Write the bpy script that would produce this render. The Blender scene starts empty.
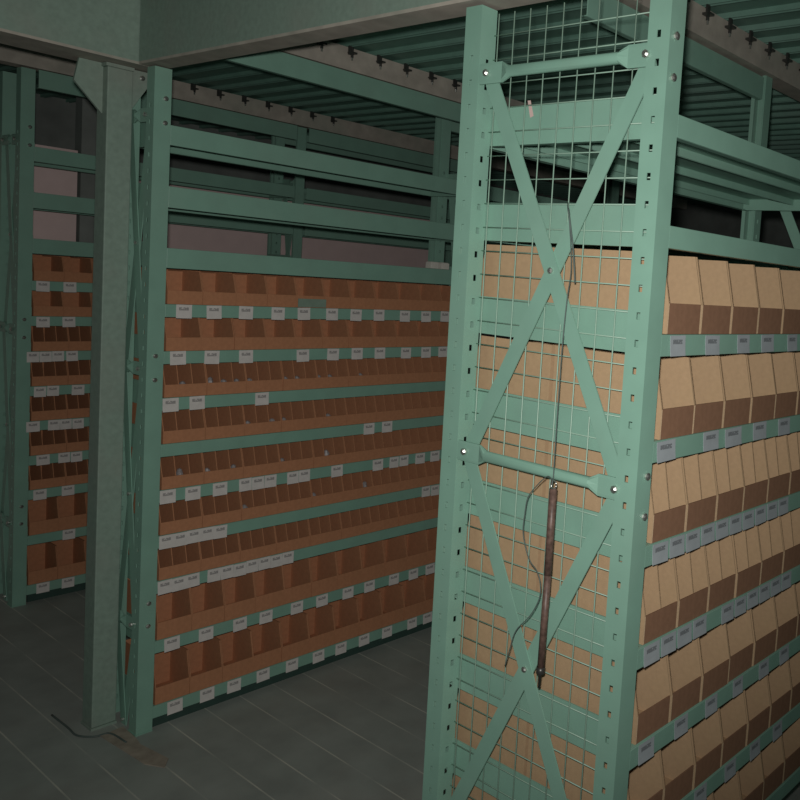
import bpy, math, random
from mathutils import Vector, Matrix
random.seed(7)
sc = bpy.context.scene
C = sc.collection
E = 1.570                     # eye height above the floor; z values below are given from eye level unless noted

# ------------------------------------------------------------------ materials
def mat(name, col, rough=.6, metal=0., noise=.12, nscale=30., bump=.0, spec=.3, blotch=0., bcol=None, bscale=3.):
    m = bpy.data.materials.new(name); m.use_nodes = True
    nt = m.node_tree; N = nt.nodes; L = nt.links
    b = N['Principled BSDF']
    b.inputs['Roughness'].default_value = rough; b.inputs['Metallic'].default_value = metal
    b.inputs['Specular IOR Level'].default_value = spec
    tc = N.new('ShaderNodeTexCoord')
    n = N.new('ShaderNodeTexNoise'); n.inputs['Scale'].default_value = nscale; n.inputs['Detail'].default_value = 5
    L.new(tc.outputs['Object'], n.inputs['Vector'])
    r = N.new('ShaderNodeMapRange'); r.inputs['From Min'].default_value = .3; r.inputs['From Max'].default_value = .7
    r.inputs['To Min'].default_value = 1 - noise; r.inputs['To Max'].default_value = 1 + noise
    L.new(n.outputs['Fac'], r.inputs['Value'])
    v = N.new('ShaderNodeVectorMath'); v.operation = 'SCALE'
    v.inputs[0].default_value = col
    L.new(r.outputs['Result'], v.inputs['Scale'])
    out = v.outputs['Vector']
    if blotch:
        n2 = N.new('ShaderNodeTexNoise'); n2.inputs['Scale'].default_value = bscale; n2.inputs['Detail'].default_value = 6
        L.new(tc.outputs['Object'], n2.inputs['Vector'])
        r2 = N.new('ShaderNodeMapRange'); r2.inputs['From Min'].default_value = .48; r2.inputs['From Max'].default_value = .7
        r2.inputs['To Max'].default_value = blotch
        L.new(n2.outputs['Fac'], r2.inputs['Value'])
        mx = N.new('ShaderNodeMix'); mx.data_type = 'RGBA'
        L.new(r2.outputs['Result'], mx.inputs[0]); L.new(out, mx.inputs[6]); mx.inputs[7].default_value = (*bcol, 1)
        out = mx.outputs[2]
    L.new(out, b.inputs['Base Color'])
    if bump:
        bp = N.new('ShaderNodeBump'); bp.inputs['Strength'].default_value = bump; bp.inputs['Distance'].default_value = .002
        L.new(n.outputs['Fac'], bp.inputs['Height']); L.new(bp.outputs['Normal'], b.inputs['Normal'])
    return m

M = {}
M['green'] = mat('green_enamel_paint', (.225, .405, .32), .42, noise=.05, nscale=14, spec=.35, blotch=.25, bcol=(.25, .37, .30), bscale=5)
M['green_column'] = mat('dusty_green_paint', (.24, .325, .27), .6, noise=.09, nscale=60, blotch=.6, bcol=(.27, .29, .25), bscale=4)
M['deck'] = mat('galvanised_green_deck', (.16, .30, .24), .6, noise=.08, nscale=20, blotch=.4, bcol=(.17, .22, .2), bscale=2)
M['dusty'] = mat('dusty_brown_flange', (.42, .385, .33), .75, noise=.15, nscale=18, blotch=.5, bcol=(.30, .34, .28), bscale=3)
M['wire'] = mat('green_coated_wire', (.30, .45, .36), .4, noise=.05, spec=.5)
M['steel'] = mat('zinc_steel', (.62, .62, .58), .28, metal=.9, noise=.08)
M['dark_steel'] = mat('dark_clamp_steel', (.07, .07, .065), .35, metal=.5, noise=.1)
M['kraft'] = mat('kraft_cardboard', (.45, .31, .185), .85, noise=.05, nscale=90, spec=.12, bump=.08, blotch=.2, bcol=(.42, .30, .165), bscale=8)
M['kraft_edge'] = mat('corrugated_cut_edge', (.68, .50, .32), .9, noise=.15, nscale=200, spec=.1)
M['kraft_lip'] = mat('kraft_lip_painted_shade', (.26, .145, .09), .85, noise=.07, nscale=80, spec=.1)  # lip darker than its bin: shade of the aisle side put into the colour
M['red_kraft'] = mat('reddish_cardboard', (.47, .22, .118), .85, noise=.07, nscale=80, spec=.1, blotch=.3, bcol=(.38, .19, .10), bscale=9)
M['rod'] = mat('brown_rusty_rod', (.12, .075, .06), .45, noise=.35, nscale=120, spec=.4)
M['cord'] = mat('dark_grey_cord', (.09, .12, .11), .5, noise=.1)
M['pink'] = mat('dull_pink_plaster', (.80, .62, .60), .9, noise=.04, nscale=12, blotch=.3, bcol=(.70, .58, .56), bscale=4)
M['dark_wall'] = mat('dark_grey_render', (.22, .24, .225), .9, noise=.2, nscale=6)
M['bag'] = mat('grey_plastic_packet', (.27, .25, .25), .4, noise=.5, nscale=70, spec=.5)
M['carton'] = mat('off_white_card', (.62, .60, .54), .8, noise=.06)
M['tab'] = mat('green_grey_card', (.21, .29, .23), .7, noise=.08)
M['tape'] = mat('brown_dusty_tape', (.36, .31, .25), .8, noise=.2, nscale=25)
M['pinktape'] = mat('pink_tape', (.62, .45, .42), .6, noise=.1)

def card_mat(name, col, ink):
    m = mat(name, col, .55, noise=.06, nscale=40, spec=.4)
    nt = m.node_tree; N = nt.nodes; L = nt.links; b = N['Principled BSDF']
    src = b.inputs['Base Color'].links[0].from_socket
    tc = N.new('ShaderNodeTexCoord'); sep = N.new('ShaderNodeSeparateXYZ'); L.new(tc.outputs['Generated'], sep.inputs[0])
    def step(sock, a, op):
        n = N.new('ShaderNodeMath'); n.operation = op; n.inputs[1].default_value = a; L.new(sock, n.inputs[0]); return n.outputs[0]
    def mul(a, b2):
        n = N.new('ShaderNodeMath'); n.operation = 'MULTIPLY'; L.new(a, n.inputs[0]); L.new(b2, n.inputs[1]); return n.outputs[0]
    y, z = sep.outputs['Y'], sep.outputs['Z']
    k = mul(mul(step(z, .58, 'GREATER_THAN'), step(z, .8, 'LESS_THAN')), mul(step(y, .18, 'GREATER_THAN'), step(y, .8, 'LESS_THAN')))
    w = N.new('ShaderNodeTexNoise'); w.inputs['Scale'].default_value = 9; L.new(tc.outputs['Generated'], w.inputs['Vector'])
    k = mul(k, step(w.outputs['Fac'], .42, 'GREATER_THAN'))
    k2 = N.new('ShaderNodeMath'); k2.operation = 'MULTIPLY'; k2.inputs[1].default_value = .75; L.new(k, k2.inputs[0])
    mx = N.new('ShaderNodeMix'); mx.data_type = 'RGBA'; L.new(k2.outputs[0], mx.inputs[0]); L.new(src, mx.inputs[6])
    mx.inputs[7].default_value = (*ink, 1); L.new(mx.outputs[2], b.inputs['Base Color'])
    return m
M['paper'] = card_mat('white_paper_label', (.66, .63, .60), (.22, .21, .21))
M['pocket'] = card_mat('label_pocket_painted_shade', (.36, .40, .42), (.12, .13, .14))  # grey plastic pockets, darkened further: dim flash on this flank painted into the colour

def floor_mat():
    m = mat('dark_steel_plank_floor', (.33, .36, .33), .6, noise=.12, nscale=7, spec=.35, blotch=.5, bcol=(.31, .285, .25), bscale=2.3)
    nt = m.node_tree; N = nt.nodes; L = nt.links; b = N['Principled BSDF']
    src = b.inputs['Base Color'].links[0].from_socket
    tc = N.new('ShaderNodeTexCoord'); sep = N.new('ShaderNodeSeparateXYZ'); L.new(tc.outputs['Object'], sep.inputs[0])
    def op(o, a, bb=None, c=None):
        n = N.new('ShaderNodeMath'); n.operation = o
        for i, q in enumerate((a, bb, c)):
            if q is None: continue
            if isinstance(q, (int, float)): n.inputs[i].default_value = q
            else: L.new(q, n.inputs[i])
        return n.outputs[0]
    y = op('SUBTRACT', sep.outputs['Y'], 1.59 - .0615)
    f = op('MODULO', op('ADD', y, 12.3), .123)
    d = op('ABSOLUTE', op('SUBTRACT', f, .0615))
    line = op('LESS_THAN', d, .0022)
    wn = N.new('ShaderNodeTexNoise'); wn.inputs['Scale'].default_value = 5; L.new(tc.outputs['Object'], wn.inputs['Vector'])
    wr = N.new('ShaderNodeMapRange'); wr.inputs['From Min'].default_value = .35; wr.inputs['From Max'].default_value = .62; wr.inputs['To Min'].default_value = .1
    L.new(wn.outputs['Fac'], wr.inputs['Value'])
    line = op('MULTIPLY', line, wr.outputs['Result'])
    mx = N.new('ShaderNodeMix'); mx.data_type = 'RGBA'; L.new(line, mx.inputs[0]); L.new(src, mx.inputs[6])
    mx.inputs[7].default_value = (.60, .60, .52, 1); L.new(mx.outputs[2], b.inputs['Base Color'])
    return m
M['floor'] = floor_mat()
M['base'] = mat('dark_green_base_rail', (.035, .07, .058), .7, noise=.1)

# ------------------------------------------------------------------ mesh helpers (everything is given in world x, y and eye-level z)
class MB:
    def __init__(s): s.v = []; s.f = []; s.mi = []
    def add(s, vs, fs, mi=0):
        n = len(s.v); s.v += [Vector(q) for q in vs]; s.f += [tuple(n + i for i in f) for f in fs]; s.mi += [mi] * len(fs); return s
    def box(s, x0, x1, y0, y1, z0, z1, mi=0):
        return s.add([(x, y, z) for z in (z0, z1) for x, y in ((x0, y0), (x1, y0), (x1, y1), (x0, y1))],
                     [(3, 2, 1, 0), (4, 5, 6, 7), (0, 1, 5, 4), (1, 2, 6, 5), (2, 3, 7, 6), (3, 0, 4, 7)], mi)
    def prism(s, pts, axis, a, b, mi=0):           # polygon pts extruded along axis from a to b
        n = len(pts)
        def P(p, t):
            return {'x': (t, p[0], p[1]), 'y': (p[0], t, p[1]), 'z': (p[0], p[1], t)}[axis]
        return s.add([P(p, a) for p in pts] + [P(p, b) for p in pts],
                     [tuple(reversed(range(n))), tuple(range(n, 2 * n))] + [(i, (i + 1) % n, n + (i + 1) % n, n + i) for i in range(n)], mi)
    def tube(s, pts, r, seg=8, mi=0):
        pts = [Vector(q) for q in pts]; rs = r if isinstance(r, (list, tuple)) else [r] * len(pts)
        rings = []; up = None
        for i, q in enumerate(pts):
            t = (pts[min(i + 1, len(pts) - 1)] - pts[max(i - 1, 0)]).normalized()
            if up is None: up = t.orthogonal().normalized()
            up = (up - t * up.dot(t)).normalized(); w = t.cross(up)
            rings.append([q + (up * math.cos(2 * math.pi * k / seg) + w * math.sin(2 * math.pi * k / seg)) * rs[i] for k in range(seg)])
        vs = [v for g in rings for v in g]; fs = []
        for i in range(len(rings) - 1):
            for k in range(seg):
                k2 = (k + 1) % seg
                fs.append((i * seg + k, i * seg + k2, (i + 1) * seg + k2, (i + 1) * seg + k))
        fs += [tuple(reversed(range(seg))), tuple(range((len(rings) - 1) * seg, len(rings) * seg))]
        return s.add(vs, fs, mi)
    def obj(s, name, mats, parent=None, org=None, smooth=False, bevel=0.):
        o0 = Vector(org) if org is not None else ORG[parent] if parent else Vector((0, 0, -E))
        me = bpy.data.meshes.new(name)
        me.from_pydata([tuple(v - o0) for v in s.v], [], s.f)
        mats = mats if isinstance(mats, (list, tuple)) else [mats]
        for m in mats: me.materials.append(m)
        for p, i in zip(me.polygons, s.mi): p.material_index = i; p.use_smooth = smooth
        me.update()
        o = bpy.data.objects.new(name, me); C.objects.link(o)
        if parent: o.parent = parent; ORG[o] = o0
        else: o.location = (o0.x, o0.y, o0.z + E); ORG[o] = o0
        if bevel:
            md = o.modifiers.new('bevel', 'BEVEL'); md.width = bevel; md.segments = 2; md.limit_method = 'ANGLE'
        return o
ORG = {}
def thing(name, label, cat, loc, group=None):
    o = bpy.data.objects.new(name, None); C.objects.link(o); o.empty_display_size = .1
    o.location = (loc[0], loc[1], loc[2] + E); ORG[o] = Vector(loc)
    tag(o, label, cat, group); return o
def tag(o, label, cat, group=None):
    o['label'] = label; o['category'] = cat
    if group: o['group'] = group
    return o
def struct(o): o['kind'] = 'structure'; return o

ORD = ['first', 'second', 'third', 'fourth', 'fifth', 'sixth', 'seventh', 'eighth', 'ninth', 'tenth', 'eleventh', 'twelfth', 'thirteenth', 'fourteenth']

# ------------------------------------------------------------------ the setting
b = MB(); b.add([(-5.6, -1.2, -E), (1.4, -1.2, -E), (1.4, 6.6, -E), (-5.6, 6.6, -E)], [(0, 1, 2, 3)])
b.box(-5.6, 1.4, -1.2, 6.6, -E - .05, -E - .001)
struct(b.obj('floor', M['floor']))
b = MB()
y = 1.893 - .123 * 22
while y < 6.5:                                   # pressed planks with downturned lips, lying across the beams
    b.box(-5.6, 1.4, y + .006, y + .117, .806, .812)
    b.box(-5.6, 1.4, y + .006, y + .010, .790, .806); b.box(-5.6, 1.4, y + .113, y + .117, .790, .806)
    y += .123
b.box(-5.6, 1.4, -.85, 6.6, .835, .85)
struct(b.obj('ceiling', M['deck']))
struct(MB().box(-4.80, -4.75, .6, 1.757, -E, .45).box(-4.80, -4.75, 1.90, 6.5, -E, .40).obj('wall_left', M['pink']))
struct(MB().box(-5.65, -5.6, -.85, 6.6, -E, .83).obj('wall_outer', M['dark_wall']))
struct(MB().box(-5.6, 1.4, 6.6, 6.65, -E, .83).obj('wall_back', M['dark_wall']))
struct(MB().box(-4.82, -4.745, 1.77, 1.89, -E, .786).obj('trim_1', M['dark_wall']))

# ------------------------------------------------------------------ steelwork above and the column
# column
col = thing('steel_column', 'dusty grey-green square steel column with gusset plates left of the aisle shelving', 'column', (-2.97, 1.2, -E))
MB().prism([(-3.005, 1.160), (-2.932, 1.160), (-2.932, 1.232), (-3.005, 1.232)], 'z', -E + .008, .548).obj('column_shaft', M['green_column'], col, bevel=.003)
MB().box(-3.008, -2.929, 1.157, 1.2335, -E, -E + .008).obj('base_plate', M['green_column'], col)
MB().box(-3.01, -2.93, 1.155, 1.234, .548, .5585).obj('cap_plate', M['green_column'], col)
MB().prism([(1.160, .405), (1.160, .5585), (1.095, .5585), (1.082, .490)], 'x', -2.975, -2.965).obj('gusset_plate', M['green_column'], col)
MB().prism([(1.2325, .43), (1.2325, .556), (1.300, .556), (1.295, .535)], 'x', -2.955, -2.945).obj('gusset_plate', M['green_column'], col)
def bolt(parent, p, axis, r=.008, h=.006, name='bolt', m=None):
    d = {'x': Vector((1, 0, 0)), '-y': Vector((0, -1, 0)), '-z': Vector((0, 0, -1))}[axis]
    p = Vector(p); bb = MB().tube([p, p + d * h * .6, p + d * h], [r, r, r * .55], 8)
    return bb.obj(name, m or M['steel'], parent, smooth=False)
bolt(col, (-2.944, 1.262, .535), 'x', .008)

def channel(name, label, x0, x1, y0, y1, z0, z1, group=None):
    root = thing(name, label, 'beam', ((x0 + x1) / 2, (y0 + y1) / 2, z0), group)
    w = .008
    if (x1 - x0) > (y1 - y0):
        MB().box(x0, x1, y0, y0 + w, z0 + w, z1 - w).obj('web', M['green_column'], root)
    else:
        MB().box(x1 - w, x1, y0, y1, z0 + w, z1 - w).obj('web', M['green_column'], root)
    MB().box(x0, x1, y0, y1, z0, z0 + w).obj('bottom_flange', M['dusty'], root)
    MB().box(x0, x1, y0, y1, z1 - w, z1).obj('top_flange', M['green_column'], root)
    return root
channel('steel_beam', 'deep green steel beam crossing overhead from the column towards the right', -2.858, 1.2, 1.215, 1.283, .560, .788, 'overhead floor beams')
channel('steel_beam', 'deep green steel beam overhead running from column top towards the viewer', -3.04, -2.862, -.8, 1.283, .560, .788, 'overhead floor beams')
def deck_beam(xw, y0, y1, label, ys):
    r = thing('steel_beam', label, 'beam', (xw - .04, (y0 + y1) / 2, .706), 'overhead floor beams')
    MB().box(xw - .008, xw, y0, y1, .715, .782).obj('web', M['dusty'], r)
    MB().box(xw - .08, xw, y0, y1, .708, .715).obj('bottom_flange', M['dusty'], r)
    MB().box(xw - .08, xw, y0, y1, .782, .789).obj('top_flange', M['dusty'], r)
    for yy in ys:
        MB().tube([(xw + .012, yy, .752), (xw + .012, yy, .789)], .005, 6).box(xw + .0005, xw + .026, yy - .012, yy + .012, .766, .772).box(
            xw + .018, xw + .024, yy - .022, yy - .008, .758, .789).obj('clamp_bolt', M['dark_steel'], r)
        MB().tube([(xw + .012, yy, .742), (xw + .012, yy, .753)], .0035, 6).obj('bolt_tip', M['steel'], r)
    return r
deck_beam(-2.80, 1.29, 6.3, 'dusty brown beam with clamp bolts above the open top of the aisle shelving', [1.78 + .123 * k for k in range(8)])
deck_beam(-4.20, -.5, 6.3, 'dusty brown beam with clamp bolts above the farthest shelving', [1.78 + .123 * k for k in range(9)])
deck_beam(-1.34, 1.29, 6.3, 'dusty beam with clamp bolts above the rear of the mesh ended shelving', [1.9 + .123 * k for k in range(8)])

# ------------------------------------------------------------------ shelving
def upright(root, xs, y0, y1, zb, zt, side, slots_from, mirror=False, label=None):
    """open steel profile. side=+1: plain flank on +x; slotted face towards -y (or +y when mirrored); inner flank slotted as well"""
    x0, x1 = xs; t = .0025; b = MB()
    def slotted(axis, a0, a1, c0, c1, zz):       # strip between a0..a1 with holes
        m = (a0 + a1) / 2; h = .0045
        def bx(p, q, z0, z1):
            if axis == 'x': b.box(p, q, c0, c1, z0, z1)
            else: b.box(c0, c1, p, q, z0, z1)
        bx(a0, m - h, zb, zt); bx(m + h, a1, zb, zt)
        z = zz; prev = zt
        while z > zb + .03:
            bx(m - h, m + h, z + .0065, prev); prev = z - .0065; z -= .05
        bx(m - h, m + h, zb, prev)
    yf = (y0, y0 + t) if not mirror else (y1 - t, y1)
    slotted('x', x0, x1, yf[0], yf[1], slots_from)
    if side > 0:
        b.box(x1 - t, x1, y0 + t if not mirror else y0, y1 if not mirror else y1 - t, zb, zt)
    else:
        b.box(x0, x0 + t, y0 + t if not mirror else y0, y1 if not mirror else y1 - t, zb, zt)
        slotted('y', y0 + t, y1 - t, x1 - t, x1, slots_from - .005)
    yl = (y1 - t, y1) if not mirror else (y0, y0 + t)
    if side < 0: b.box(x0 + t, x0 + .013, yl[0], yl[1], zb, zt)
    b.box(x1 - .013, x1 - t, yl[0], yl[1], zb, zt)
    b.box(x0 - .006, x1 + .002, y0 - .002 if not mirror else y0, y1 if not mirror else y1 + .002, zb - .005, zb)
    o = b.obj('upright', M['green'], root)
    if label: o['label'] = label
    return o

def flat_bar(b, p, q, w, y0, y1):
    p = Vector((p[0], 0, p[1])); q = Vector((q[0], 0, q[1])); d = (q - p).normalized(); n = Vector((-d.z, 0, d.x)) * w / 2
    pts = [p + n, p - n, q - n, q + n]
    # rounded ends
    A = []
    for c, s in ((p, -1), (q, 1)):
        base = math.atan2(d.z, d.x) + (0 if s > 0 else math.pi)
        for k in range(7):
            a = base - math.pi / 2 + math.pi * k / 6
            A.append((c.x + math.cos(a) * w / 2, c.z + math.sin(a) * w / 2))
    b.prism(A, 'y', y0, y1)

def end_frame(root, xf, xb, y0, pd, zb, zt, pw, slot0, ties, mesh, bands, mirror=False, bolts=()):
    s = -1 if mirror else 1
    ya, yb_ = (y0, y0 + pd) if not mirror else (y0 - pd, y0)
    upright(root, (xf - pw, xf), ya, yb_, zb + .005, zt, 1, slot0, mirror)
    upright(root, (xb, xb + pw), ya, yb_, zb + .005, zt, -1, slot0, mirror)
    def Y(a, b2): return (y0 + a, y0 + b2) if not mirror else (y0 - b2, y0 - a)
    xl2, xr = xb + pw + .021, xf - pw + .004
    for i in range(len(ties) - 1):
        z1, z0 = ties[i], ties[i + 1]
        if not mirror or i < 2:
            b = MB(); y2 = Y(.0085, .0115); flat_bar(b, (xl2 + .010, z1 - .016), (xr - .008, z0 + .016), .035, *y2); b.obj('cross_brace', M['green'], root)
            b = MB(); y2 = Y(.0125, .0155); flat_bar(b, (xr - .008, z1 - .016), (xl2 + .010, z0 + .016), .035, *y2); b.obj('cross_brace', M['green'], root)
            if not mirror: bolt(root, ((xl2 + xr) / 2, y0 + .0085, (z0 + z1) / 2), '-y', .0065, .006)
    for z in ties:
        if z < zb + .05: continue
        b = MB(); m = .5 * (Y(.002, .018)[0] + Y(.002, .018)[1]); yc = (y0 - .003) if not mirror else (y0 + .003)
        yc = y0 + s * .003
        # round tube whose ends are pressed flat
        n = 12; X0, X1 = xl2 + .004, xr - .004; ring = []
        secs = [(X0 - .024, .0025, .021), (X0 + .042, .0025, .021), (X0 + .062, .011, .0115), (X1 - .062, .011, .0115), (X1 - .042, .0025, .021), (X1 + .012, .0025, .021)]
        vs = []; fs = []
        for (x, ry, rz) in secs:
            for k in range(n):
                a = 2 * math.pi * k / n; ca, sa = math.cos(a), math.sin(a)
                if ry < .005:
                    ca = max(-1, min(1, ca * 1.5)); sa = max(-1, min(1, sa * 1.5))
                vs.append((x, yc + ry * ca, z + rz * sa))
        for i in range(len(secs) - 1):
            for k in range(n): fs.append((i * n + k, i * n + (k + 1) % n, (i + 1) * n + (k + 1) % n, (i + 1) * n + k))
        fs += [tuple(reversed(range(n))), tuple(range(5 * n, 6 * n))]
        b.add(vs, fs); o = b.obj('tie_bar', M['green'], root)
        for pl in o.data.polygons[n * 2:n * 3]: pl.use_smooth = True
        if not mirror:
            for x in (xl2 + .004, xr - .004): bolt(root, (x, y0 - .001, z), '-y', .0075, .008)
    if mesh:
        y_m = y0 + pd - .010; b = MB(); z0, z1 = zb + .05, zt - .01
        x = xb + pw + .014
        while x < xf - pw + .002:
            b.tube([(x, y_m, z0), (x, y_m, z1)], .0014, 6); x += .0452
        z = .4 + .05 * int((z1 - .4) / .05)
        while z > z0:
            b.tube([(xb + pw - .003, y_m + .0028, z), (xf - pw + .003, y_m + .0028, z)], .0013, 6); z -= .05 if True else 0
        b.obj('wire_mesh', M['wire'], root, smooth=True)
    for i, (z0, z1) in enumerate(bands):
        y2 = Y(pd + .002, pd + .0055)
        b = MB().box(xb + .012, xf - .012, y2[0], y2[1], z0, z1)
        b.box(xb + .012, xf - .012, *( (y2[1], y2[1] + .012) if not mirror else (y2[0] - .012, y2[0])), z0, z0 + .003)
        b.obj('end_panel', M['green'], root)
    for (z, dy) in bolts:
        bolt(root, (xf + .0005, y0 + dy, z), 'x', .0075, .006)

def shelf_beam(root, x1, y0, y1, z0, z1, rear=False):
    b = MB(); t = .003
    if not rear:
        b.box(x1 - t, x1, y0, y1, z0, z1); b.box(x1 - .022, x1 - t, y0, y1, z0, z0 + t); b.box(x1 - .022, x1 - t, y0, y1, z1 - t, z1)
    else:
        b.box(x1, x1 + t, y0, y1, z0, z1); b.box(x1 + t, x1 + .022, y0, y1, z0, z0 + t); b.box(x1 + t, x1 + .022, y0, y1, z1 - t, z1)
    return b.obj('shelf_beam', M['green'], root, bevel=.0012)

def shelf_deck(root, xb, xf, y0, y1, z):
    b = MB(); n = 3 if xf - xb > .4 else 2; w = (xf - xb - .05) / n
    for k in range(n):
        x = xb + .025 + k * w
        b.box(x + .002, x + w - .002, y0, y1, z - .002, z); b.box(x + .002, x + .004, y0, y1, z - .020, z - .002); b.box(x + w - .004, x + w - .002, y0, y1, z - .020, z - .002)
    return b.obj('shelf_deck', M['green'], root)

def ticket(beam, x, y, zc, w, h, m, i):
    t = random.uniform(-.03, .03); a = random.uniform(-.0015, .0015)
    # slightly curled card: five strips bowing out of the beam face
    vs = []; n = 4; bow = .0012 if m is M['paper'] else .003
    for th in (0, .0007):
        for k in range(n + 1):
            zz = -h / 2 + h * k / n
            out = bow * (1 - (k / n)) ** 2 + .0006 + th
            for s2 in (-1, 1):
                yy = s2 * w / 2
                vs.append((x + out, y + yy + zz * t, zc + a + zz - yy * t))
    fs = []; q = 2 * (n + 1)
    for k in range(n):
        fs.append((2 * k, 2 * k + 2, 2 * k + 3, 2 * k + 1)); fs.append((q + 2 * k, q + 2 * k + 1, q + 2 * k + 3, q + 2 * k + 2))
        fs.append((2 * k, q + 2 * k, q + 2 * k + 2, 2 * k + 2)); fs.append((2 * k + 1, 2 * k + 3, q + 2 * k + 3, q + 2 * k + 1))
    fs += [(0, 1, q + 1, q), (q - 2, 2 * q - 2, 2 * q - 1, q - 1)]
    b = MB().add(vs, fs)
    return b.obj('shelf_label', m, beam)

# bins -----------------------------------------------------------
def bin_proto(d, w, h, lip, cells, board, lipm, edge):
    """bin with its front at local x=0, reaching back to x=-d; y from 0 to w; floor at z=0. Returns list of (name, mesh)"""
    t = .0028; rec = .022
    b = MB(); prof = [(-d, 0), (0, 0), (0, lip), (-rec, h), (-d, h)]
    for ya in (0, w - t): b.prism(prof, 'y', ya, ya + t)
    # light cut edge of the side wall
    b.box(-d + t, -t, t, w - t, 0, t)
    b.box(-d, -d + t, t, w - t, 0, h)
    if d > .2: b.box(-.135, -.135 + t, t, w - t, t, h - .004)
    if edge:
        for ya in (0, w - t): b.add([(.0004, ya, .001), (.0004, ya + t, .001), (.0004, ya + t, lip - .001), (.0004, ya, lip - .001)], [(0, 1, 2, 3)], 1)
    def mk(bb, nm, mats):
        me = bpy.data.meshes.new(nm); me.from_pydata([tuple(v) for v in bb.v], [], bb.f)
        for m in mats: me.materials.append(m)
        for p, i in zip(me.polygons, bb.mi): p.material_index = i
        me.update(); return me
    out = [('bin_shell', mk(b, 'bin_shell', [board, edge or board]))]
    out.append(('front_lip', mk(MB().box(-t, 0, t, w - t, 0, lip), 'front_lip', [lipm])))
    if cells > 1:
        cw = w / cells
        me = mk(MB().prism([(-.134, t), (-t, t), (-t, lip - .002), (-rec, h), (-.134, h)], 'y', -t / 2, t / 2), 'divider', [board])
        for k in range(1, cells): out.append(('divider', me, k * cw))
    return out
def place_bin(proto, x, y, z, rear, label, group, jit=True):
    r = bpy.data.objects.new('parts_bin', None); C.objects.link(r); r.empty_display_size = .03
    w = proto['w']
    jx = random.uniform(-.0025, 0) if jit else 0
    if not rear: r.location = (x + jx, y, z + E)
    else: r.location = (x - jx, y + w, z + E); 
    r.rotation_euler = (0, 0, (math.pi if rear else 0) + (random.uniform(-.0018, .0018) if jit else 0))
    for e in proto['parts']:
        o = bpy.data.objects.new(e[0], e[1]); C.objects.link(o); o.parent = r
        if len(e) > 2: o.location = (0, e[2], 0)
    tag(r, label, 'cardboard bin', group)
    return r
def PB(d, w, h, lip, cells, board, lipm, edge): return {'w': w, 'parts': bin_proto(d, w - .001, h, lip, cells, board, lipm, edge)}

# ---- near shelving, mesh on its end
xf, xb, y0, y1 = -.882, -1.41, 1.228, 2.49
near = thing('storage_rack', 'pale green bolted shelving with wire mesh and cross braces on its near end', 'shelving', ((xf + xb) / 2, y0, -E), 'green steel shelving')
nb = [.273, .073] + [.073 - .2 * k for k in range(1, 8)]   # bottom edges of the shelf beams
slot0 = .446
bands = [(z, z + .080) for z in nb]
end_frame(near, xf, xb, y0, .045, -E, .553, .048, slot0, [.412, -.378, -1.210, -1.9], True, bands,
          bolts=[(.444, .018), (.372, .018), (-.349, .030), (-.425, .030), (-1.15, .03), (-1.22, .03)])
for o in near.children:
    if o.name.startswith('wire_mesh'): o['label'] = 'green welded wire mesh panel behind the braces'
end_frame(near, xf, xb, y1, .045, -E, .80 - .02, .048, slot0, [.412, -.378], False, [(z, z + .08) for z in nb[:2]], mirror=True)
shelf_beam(near, xb + .045, y0 + .33, y1 - .052, .630, .700)
near_labels = {2: [(1.302, 1.353), (1.426, 1.480), (1.554, 1.606), (1.661, 1.719), (1.79, 1.84)],
               3: [(1.285, 1.346), (1.448, 1.507), (1.535, 1.604), (1.657, 1.719), (1.78, 1.84)],
               4: [(1.296 + .058 * k, 1.296 + .058 * k + .052) for k in range(10)],
               5: [(1.293 + .058 * k, 1.293 + .058 * k + .052) for k in range(11) if k not in (4,)],
               6: [(1.30, 1.352), (1.425, 1.475), (1.545, 1.595), (1.665, 1.71), (1.79, 1.84), (1.9, 1.95)],
               7: [(1.42, 1.47), (1.53, 1.58), (1.66, 1.71), (1.78, 1.83), (1.9, 1.95)]}
for i, z in enumerate(nb):
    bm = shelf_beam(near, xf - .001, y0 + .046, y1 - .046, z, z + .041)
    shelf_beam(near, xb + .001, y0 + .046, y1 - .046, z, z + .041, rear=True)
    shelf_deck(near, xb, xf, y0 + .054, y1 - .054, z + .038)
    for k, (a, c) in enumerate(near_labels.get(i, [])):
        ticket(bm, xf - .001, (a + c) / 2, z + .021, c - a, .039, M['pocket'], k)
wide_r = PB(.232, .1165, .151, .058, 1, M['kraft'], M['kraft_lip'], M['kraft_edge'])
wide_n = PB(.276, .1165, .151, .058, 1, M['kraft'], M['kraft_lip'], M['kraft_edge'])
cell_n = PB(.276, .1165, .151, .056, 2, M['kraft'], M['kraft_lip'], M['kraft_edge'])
for r in range(1, 8):
    zf = nb[r + 1] + .0416
    pr = cell_n if r in (3, 4) else wide_n
    kind = 'kraft bin with one divider' if r in (3, 4) else 'open kraft bin'
    for k in range(7 if r < 6 else 8):
        yy = 1.2965 + .1178 * k
        place_bin(pr, xf - .004, yy, zf, False, '%s, %s from near post, %s row down, mesh ended shelving' % (kind, ORD[k], ORD[r - 1]),
                  'kraft bins facing right on the mesh ended shelving')
    place_bin(wide_r, xb + .004, 1.2965, zf, True, 'kraft bin seen side on behind left half of mesh, %s row down' % ORD[r - 1],
              'kraft bins behind the wire mesh')

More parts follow.
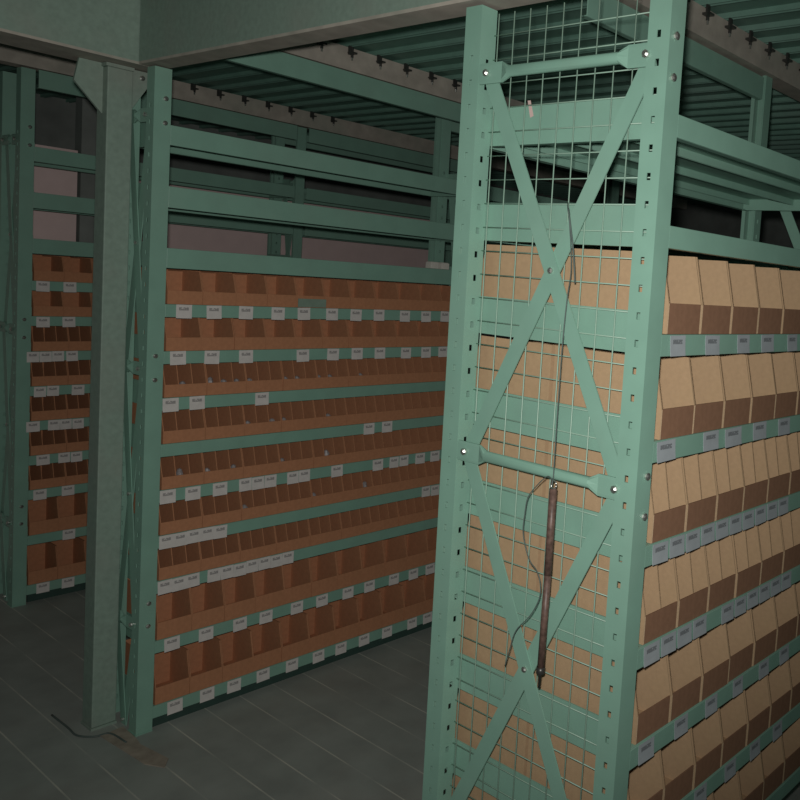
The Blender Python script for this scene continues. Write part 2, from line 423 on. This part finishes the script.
# ---- shelving along the aisle behind (left half of the view)
def bin_rack(root, xf, xb, y0, y1, pd, ztop, label_y, zbs, braces_to, front_bins, where, dark=False, rows_rear=True, second=True, lab_parts=True):
    tops = [(.630, .700), (.327, .388), (.134, .200), (-.055, .008)]
    bands = [(z0, z0 + .078) for z0, _ in tops[1:]] + [(z, z + .078 if k < 7 else z + .08) for k, z in enumerate(zbs)]
    end_frame(root, xf, xb, y0, pd, -E, ztop, .048, .44, [.412, -.378, -1.210, -1.9], False, bands,
              bolts=[(.464, .033), (.390, .033), (-.333, .025), (-.409, .025), (-1.134, .027), (-1.209, .027)])
    if second:
        end_frame(root, xf, xb, y1, .05, -E, .70, .048, .44, [.412, -.378], False, [(z0, z0 + .078) for z0, _ in tops[1:]], mirror=True)
    for z0, z1 in tops:
        if z0 > .5: shelf_beam(root, xf - .001, y0 + pd + .012, y1 - .052, z0, z1 + .004); continue
        shelf_beam(root, xf - .001, y0 + pd + .001, y1 - .052, z0, z1)
        shelf_beam(root, xb + .001, y0 + pd + .001, y1 - .052, z0, z1, rear=True)
        shelf_deck(root, xb, xf, y0 + pd + .008, y1 - .058, z1 - .004)
    beams = []
    for i, z in enumerate(zbs):
        bm = shelf_beam(root, xf - .001, y0 + pd + .001, y1 - .052, z, z + .041)
        shelf_beam(root, xb + .001, y0 + pd + .001, y1 - .052, z, z + .041, rear=True)
        shelf_deck(root, xb, xf, y0 + pd + .008, y1 - .058, z + .038)
        for k, yy in enumerate(label_y.get(i + 1, [])):
            nxt = [q for q in label_y[i + 1] if q > yy]
            w = .0445 if (nxt and nxt[0] - yy < .06) or (k and yy - label_y[i + 1][k - 1] < .06) else .049
            ticket(bm, xf - .001, yy, z + .018, w, .044, M['paper'], k)
        beams.append(bm)
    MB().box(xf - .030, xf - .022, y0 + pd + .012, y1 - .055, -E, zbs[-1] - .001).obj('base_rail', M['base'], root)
    return beams
left = thing('storage_rack', 'dark green nine tier shelving of reddish cardboard bins along the aisle, middle of photo', 'shelving', (-2.925, 1.236, -E), 'green steel shelving')
LL = {1: [1.344, 1.44, 1.548, 1.664, 1.763, 1.877, 1.98, 2.084, 2.208, 2.315, 2.416], 2: [1.33, 1.438, 1.554, 1.766, 1.889, 1.993, 2.097, 2.223, 2.325, 2.415], 3: [1.312, 1.395, 1.617],
      4: [2.064, 2.149], 5: [1.312, 1.391, 1.481, 1.569, 1.615, 1.661, 1.747, 1.793, 1.929, 2.114, 2.192, 2.241, 2.324, 2.403], 6: [1.312, 1.356, 1.400, 1.444, 1.488, 2.365, 2.414],
      7: [1.312, 1.356, 1.400, 1.471, 1.516, 1.561, 1.606, 1.651, 1.696, 1.741], 8: [1.34, 1.451, 1.569, 1.665, 1.786, 1.89, 2.004, 2.103, 2.222, 2.322, 2.411],
      9: [1.356, 1.462, 1.556, 1.663, 1.776, 1.886, 1.984, 2.09, 2.201, 2.329, 2.412]}
zbs = [-.21, -.36, -.51, -.66, -.81, -.96, -1.11, -1.31, -1.53]
bin_rack(left, -2.80, -3.05, 1.236, 2.565, .05, .556, LL, zbs, 0, 0, '')
small_w = PB(.238, .1105, .106, .043, 1, M['red_kraft'], M['red_kraft'], None)
small_c = PB(.238, .1344, .106, .041, 3, M['red_kraft'], M['red_kraft'], None)
tall_w = PB(.238, .1105, .146, .058, 1, M['red_kraft'], M['red_kraft'], None)
row_word = {0: 'top row', 8: 'bottom row'}
def fill(xf, xb, ystart, yend, where, group, rear=True, gap_rows=()):
    for r in range(9):
        pr, kind = (small_w, 'open cardboard bin') if r < 2 else (small_c, 'three cell bin') if r < 7 else (tall_w, 'tall open cardboard bin')
        zf = zbs[r] + .0416; y = ystart; k = 0
        rw = row_word.get(r, '%s row down' % ORD[r])
        while y + pr['w'] < yend:
            place_bin(pr, xf - .004, y, zf, False, '%s, %s from left post, %s, %s' % (kind, ORD[k], rw, where), group)
            y += pr['w']; k += 1
        if rear:
            place_bin(pr, xb + .004, ystart, zf, True, 'cardboard bin glimpsed through the braced end beside the column, %s, %s' % (rw, where), group + ', back side')
fill(-2.80, -3.05, 1.2945, 2.513, 'aisle shelving', 'reddish bins on the aisle shelving', rear=False)

# ---- farthest shelving, seen left of the column
far = thing('storage_rack', 'distant dark green shelving of cardboard bins seen left of the column', 'shelving', (-4.325, 1.345, -E), 'green steel shelving')
FL = {1: [1.435, 1.535], 2: [1.438, 1.534], 3: [1.404, 1.450, 1.496, 1.549], 4: [1.432, 1.48, 1.575], 5: [1.409, 1.486, 1.531, 1.578], 6: [1.448, 1.527, 1.575], 7: [1.439, 1.545], 8: [1.552], 9: [1.457, 1.553]}
bin_rack(far, -4.20, -4.45, 1.345, 2.615, .05, .70, FL, zbs, 0, 0, '')
fill(-4.20, -4.45, 1.404, 1.87, 'far shelving', 'bins on the farthest shelving', rear=False)
far2 = thing('storage_rack', 'dark green shelving frame farther along the far row, posts showing above the aisle bins', 'shelving', (-4.325, 2.63, -E), 'green steel shelving')
def simple_frame(root, xf, xb, y0, y1):
    end_frame(root, xf, xb, y1, .05, -E, .70, .048, .44, [.412, -.378], False, [(.134, .21)], mirror=True)
    for z0, z1 in [(.630, .704), (.327, .388), (.134, .200), (-.055, .008)]:
        shelf_beam(root, xf - .001, y0 + .062, y1 - .052, z0, z1); shelf_beam(root, xb + .001, y0 + .062, y1 - .052, z0, z1, rear=True)
        if z0 < .5: shelf_deck(root, xb, xf, y0 + .062, y1 - .062, z1 - .004)
simple_frame(far2, -4.20, -4.45, 2.57, 3.85)
left2 = thing('storage_rack', 'dark green shelving bay continuing the aisle row behind the mesh ended shelving', 'shelving', (-2.925, 2.6, -E), 'green steel shelving')
simple_frame(left2, -2.80, -3.05, 2.52, 3.8)

# ---- small packets lying in the cells
packs = [(3, 1.356, 1), (3, 1.453, 3), (3, 1.49, 0), (3, 1.539, 2), (3, 1.595, 1), (3, 1.718, 0), (3, 1.769, 2), (3, 1.858, 0), (3, 1.90, 2), (3, 2.041, 1),
         (4, 1.576, 0), (4, 1.675, 1), (4, 1.725, 2), (4, 1.908, 0), (5, 1.366, 3), (5, 1.454, 0), (5, 1.546, 1), (5, 1.713, 2), (5, 1.898, 3), (6, 1.581, 0), (6, 1.86, 1), (6, 2.095, 3)]
cnt = {}
for (r, y, s) in packs:
    cnt[r] = cnt.get(r, 0) + 1
    k = round((y - 1.2945 - .0224) / .0448); y = 1.2945 + .0224 + .0448 * k
    z = zbs[r - 1] + .0416 + .004
    rr = random.Random(int(y * 1000) + r); vs = []; n = 8; rings = 6; hz = .044 + .010 * (s == 3); fs = []
    for i in range(rings + 1):
        ph = math.pi * i / rings
        for j in range(n):
            a = 2 * math.pi * j / n; q = 1 + rr.uniform(-.22, .22)
            vs.append((-2.832 + .012 * math.sin(ph) * math.cos(a) * q, y + .013 * math.sin(ph) * math.sin(a) * q, z + hz / 2 - hz / 2 * math.cos(ph)))
    for i in range(rings):
        for j in range(n): fs.append((i * n + j, i * n + (j + 1) % n, (i + 1) * n + (j + 1) % n, (i + 1) * n + j))
    o = MB().add(vs, fs).obj('parts_packet', M['bag'], None, org=(-2.832, y, z))
    tag(o, 'crumpled grey packet in a bin cell, %s row down, %s packet from the left' % (ORD[r - 1], ORD[cnt[r] - 1]), 'packet', 'small packets in the aisle bins')

# ---- odd things on the aisle shelving
tag(MB().box(-2.7955, -2.793, 1.735, 1.846, -.166, -.136).obj('card_strip', M['tab'], None, org=(-2.794, 1.79, -.166)),
    'grey-green card strip leaning on the lip of a top row bin', 'card')
for k, yy in enumerate((2.355, 2.412)):
    bb = MB().box(-2.845, -2.81, yy - .02, yy + .02, .0085, .034).box(-2.842, -2.813, yy - .017, yy + .017, .034, .0365)
    tag(bb.obj('small_carton', M['carton'], None, org=(-2.83, yy, .0085), bevel=.001),
        ('small off-white carton on the shelf above the top bins, left of two', 'small off-white carton beside mesh ended shelving post, right of two')[k], 'carton', 'small cartons above the aisle bins')

# ---- things hanging on the mesh end
rod = thing('hanging_rod', 'long thin brown rod hanging upright from a cord in front of the mesh', 'rod', (-1.060, 1.205, -.798))
MB().tube([(-1.061, 1.205, -.400), (-1.0605, 1.205, -.57)], .0078, 12).tube([(-1.0605, 1.205, -.57), (-1.0625, 1.205, -.755)], .0072, 12).obj('rod_body', M['rod'], rod, smooth=True)
MB().tube([(-1.0625, 1.205, -.755), (-1.063, 1.205, -.768), (-1.0635, 1.205, -.772), (-1.064, 1.205, -.798)], [.0085, .0085, .003, .0022], 10).obj('rod_tip', M['dark_steel'], rod, smooth=True)
bb = MB(); ring = [(-1.061 + .007 * math.cos(a), 1.205, -.392 + .008 * math.sin(a)) for a in [2 * math.pi * k / 14 for k in range(15)]]
bb.tube(ring, .0016, 6); o = bb.obj('hook_ring', M['steel'], rod, smooth=True); o['label'] = 'bright metal ring'
def smoothpts(P, n=5):
    P = [Vector(q) for q in P]; out = []
    for i in range(len(P) - 1):
        a, b2, c, d = P[max(i - 1, 0)], P[i], P[i + 1], P[min(i + 2, len(P) - 1)]
        for k in range(n):
            t = k / n; out.append(.5 * ((2 * b2) + (-a + c) * t + (2 * a - 5 * b2 + 4 * c - d) * t * t + (-a + 3 * b2 - 3 * c + d) * t ** 3))
    out.append(P[-1]); return out
A = [(-1.061, 1.203, -.385), (-1.066, 1.208, -.30), (-1.070, 1.213, -.19), (-1.069, 1.213, -.113), (-1.066, 1.214, -.034), (-1.073, 1.228, .017), (-1.081, 1.231, .070), (-1.086, 1.231, .099),
     (-1.090, 1.231, .124), (-1.098, 1.235, .139), (-1.112, 1.250, .1485), (-1.118, 1.257, .152)]
tag(MB().tube(smoothpts(A), .0011, 6).tube(smoothpts([(-1.096, 1.234, .139), (-1.074, 1.231, .06), (-1.063, 1.230, -.004)]), .0017, 6).obj('long_string', M['cord'], None, org=(-1.07, 1.22, -.38), smooth=True),
    'thin dark cord tied high on the mesh, holding the brown rod, loose end dangling', 'cord')
Bc = [(-1.058, 1.1965, -.398), (-1.056, 1.196, -.386), (-1.062, 1.198, -.379), (-1.075, 1.2, -.378), (-1.097, 1.2, -.398), (-1.12, 1.2, -.427), (-1.126, 1.2, -.46), (-1.127, 1.2, -.504), (-1.107, 1.2, -.549), (-1.085, 1.2, -.567), (-1.074, 1.2, -.590), (-1.074, 1.2, -.62),
      (-1.095, 1.2, -.66), (-1.13, 1.2, -.701), (-1.144, 1.2, -.745), (-1.154, 1.2, -.781)]
tag(MB().tube(smoothpts(Bc), .0011, 6).obj('looped_string', M['cord'], None, org=(-1.1, 1.2, -.78), smooth=True),
    'thin grey cord looping left of the brown rod and trailing below', 'cord')
tag(MB().add([(-1.262, 1.2748, .362), (-1.254, 1.2748, .362), (-1.243, 1.2748, .330), (-1.252, 1.2748, .327), (-1.262, 1.2742, .362), (-1.254, 1.2742, .362), (-1.243, 1.2742, .330), (-1.252, 1.2742, .327)],
    [(0, 1, 2, 3), (7, 6, 5, 4), (0, 4, 5, 1), (1, 5, 6, 2), (2, 6, 7, 3), (3, 7, 4, 0)]).obj('tape_scrap', M['pinktape'], None, org=(-1.252, 1.2745, .345)),
    'small scrap of pink tape stuck on the upper green panel behind the mesh', 'tape')

# ---- on the floor by the column
fl = [(-3.12, 1.115, -E + .0035), (-3.00, 1.118, -E + .0035), (-2.93, 1.118, -E + .0035), (-2.885, 1.15, -E + .0035), (-2.87, 1.19, -E + .0035), (-2.78, 1.20, -E + .0035)]
tag(MB().tube(smoothpts(fl), .003, 8).obj('floor_cable', M['cord'], None, org=(-3, 1.1, -E), smooth=True), 'thin dark cable lying on the floor around the column foot', 'cable')
tag(MB().prism([(-2.888, 1.235), (-2.878, 1.165), (-2.62, 1.185), (-2.56, 1.215), (-2.60, 1.245), (-2.74, 1.225), (-2.79, 1.232)], 'z', -E + .0005, -E + .003).obj('tape_strip', M['tape'], None, org=(-2.75, 1.2, -E)),
    'strip of dusty brown tape on the floor between column and post', 'tape')

# ------------------------------------------------------------------ camera
f, cx, cy = 842.87, 660.16, 352.03
yaw, pitch, roll = .60644824, -.07600689, -.07540610
Z = Matrix.Rotation(yaw, 3, 'Z'); X = Matrix.Rotation(pitch, 3, 'X'); Y = Matrix.Rotation(roll, 3, 'Y')
R = Z @ X @ Y
right, fwd, up = R.col[0], R.col[1], R.col[2]
cam = bpy.data.cameras.new('camera'); co = bpy.data.objects.new('camera', cam); C.objects.link(co)
cam.sensor_width = 36; cam.lens = f / 800 * 36
cam.shift_x = (400 - cx) / 800; cam.shift_y = (cy - 400) / 800
m4 = Matrix((( right.x, up.x, -fwd.x, 0), (right.y, up.y, -fwd.y, 0), (right.z, up.z, -fwd.z, E), (0, 0, 0, 1)))
co.matrix_world = m4; cam.clip_start = .02
sc.camera = co

# ------------------------------------------------------------------ light: the camera's flash and a little cold ambient
fl = bpy.data.lights.new('camera_flash', 'SPOT'); fl.energy = 112; fl.shadow_soft_size = .018; fl.color = (1, .97, .93)
fl.spot_size = math.radians(98); fl.spot_blend = 1
fo = bpy.data.objects.new('camera_flash', fl); C.objects.link(fo)
fo.location = Vector((0, 0, E)) + right * -.02 + up * .05 + fwd * .02
target = Vector((-1.65, 1.25, E - .12))
fo.rotation_euler = (target - fo.location).to_track_quat('-Z', 'Y').to_euler()
w = bpy.data.worlds.new('world'); sc.world = w; w.use_nodes = True
w.node_tree.nodes['Background'].inputs[0].default_value = (.75, 1.0, .93, 1)
w.node_tree.nodes['Background'].inputs[1].default_value = .045

sc.view_settings.view_transform = 'Standard'; sc.view_settings.look = 'None'
sc.view_settings.exposure = 0; sc.view_settings.gamma = 1; sc.view_settings.use_curve_mapping = False
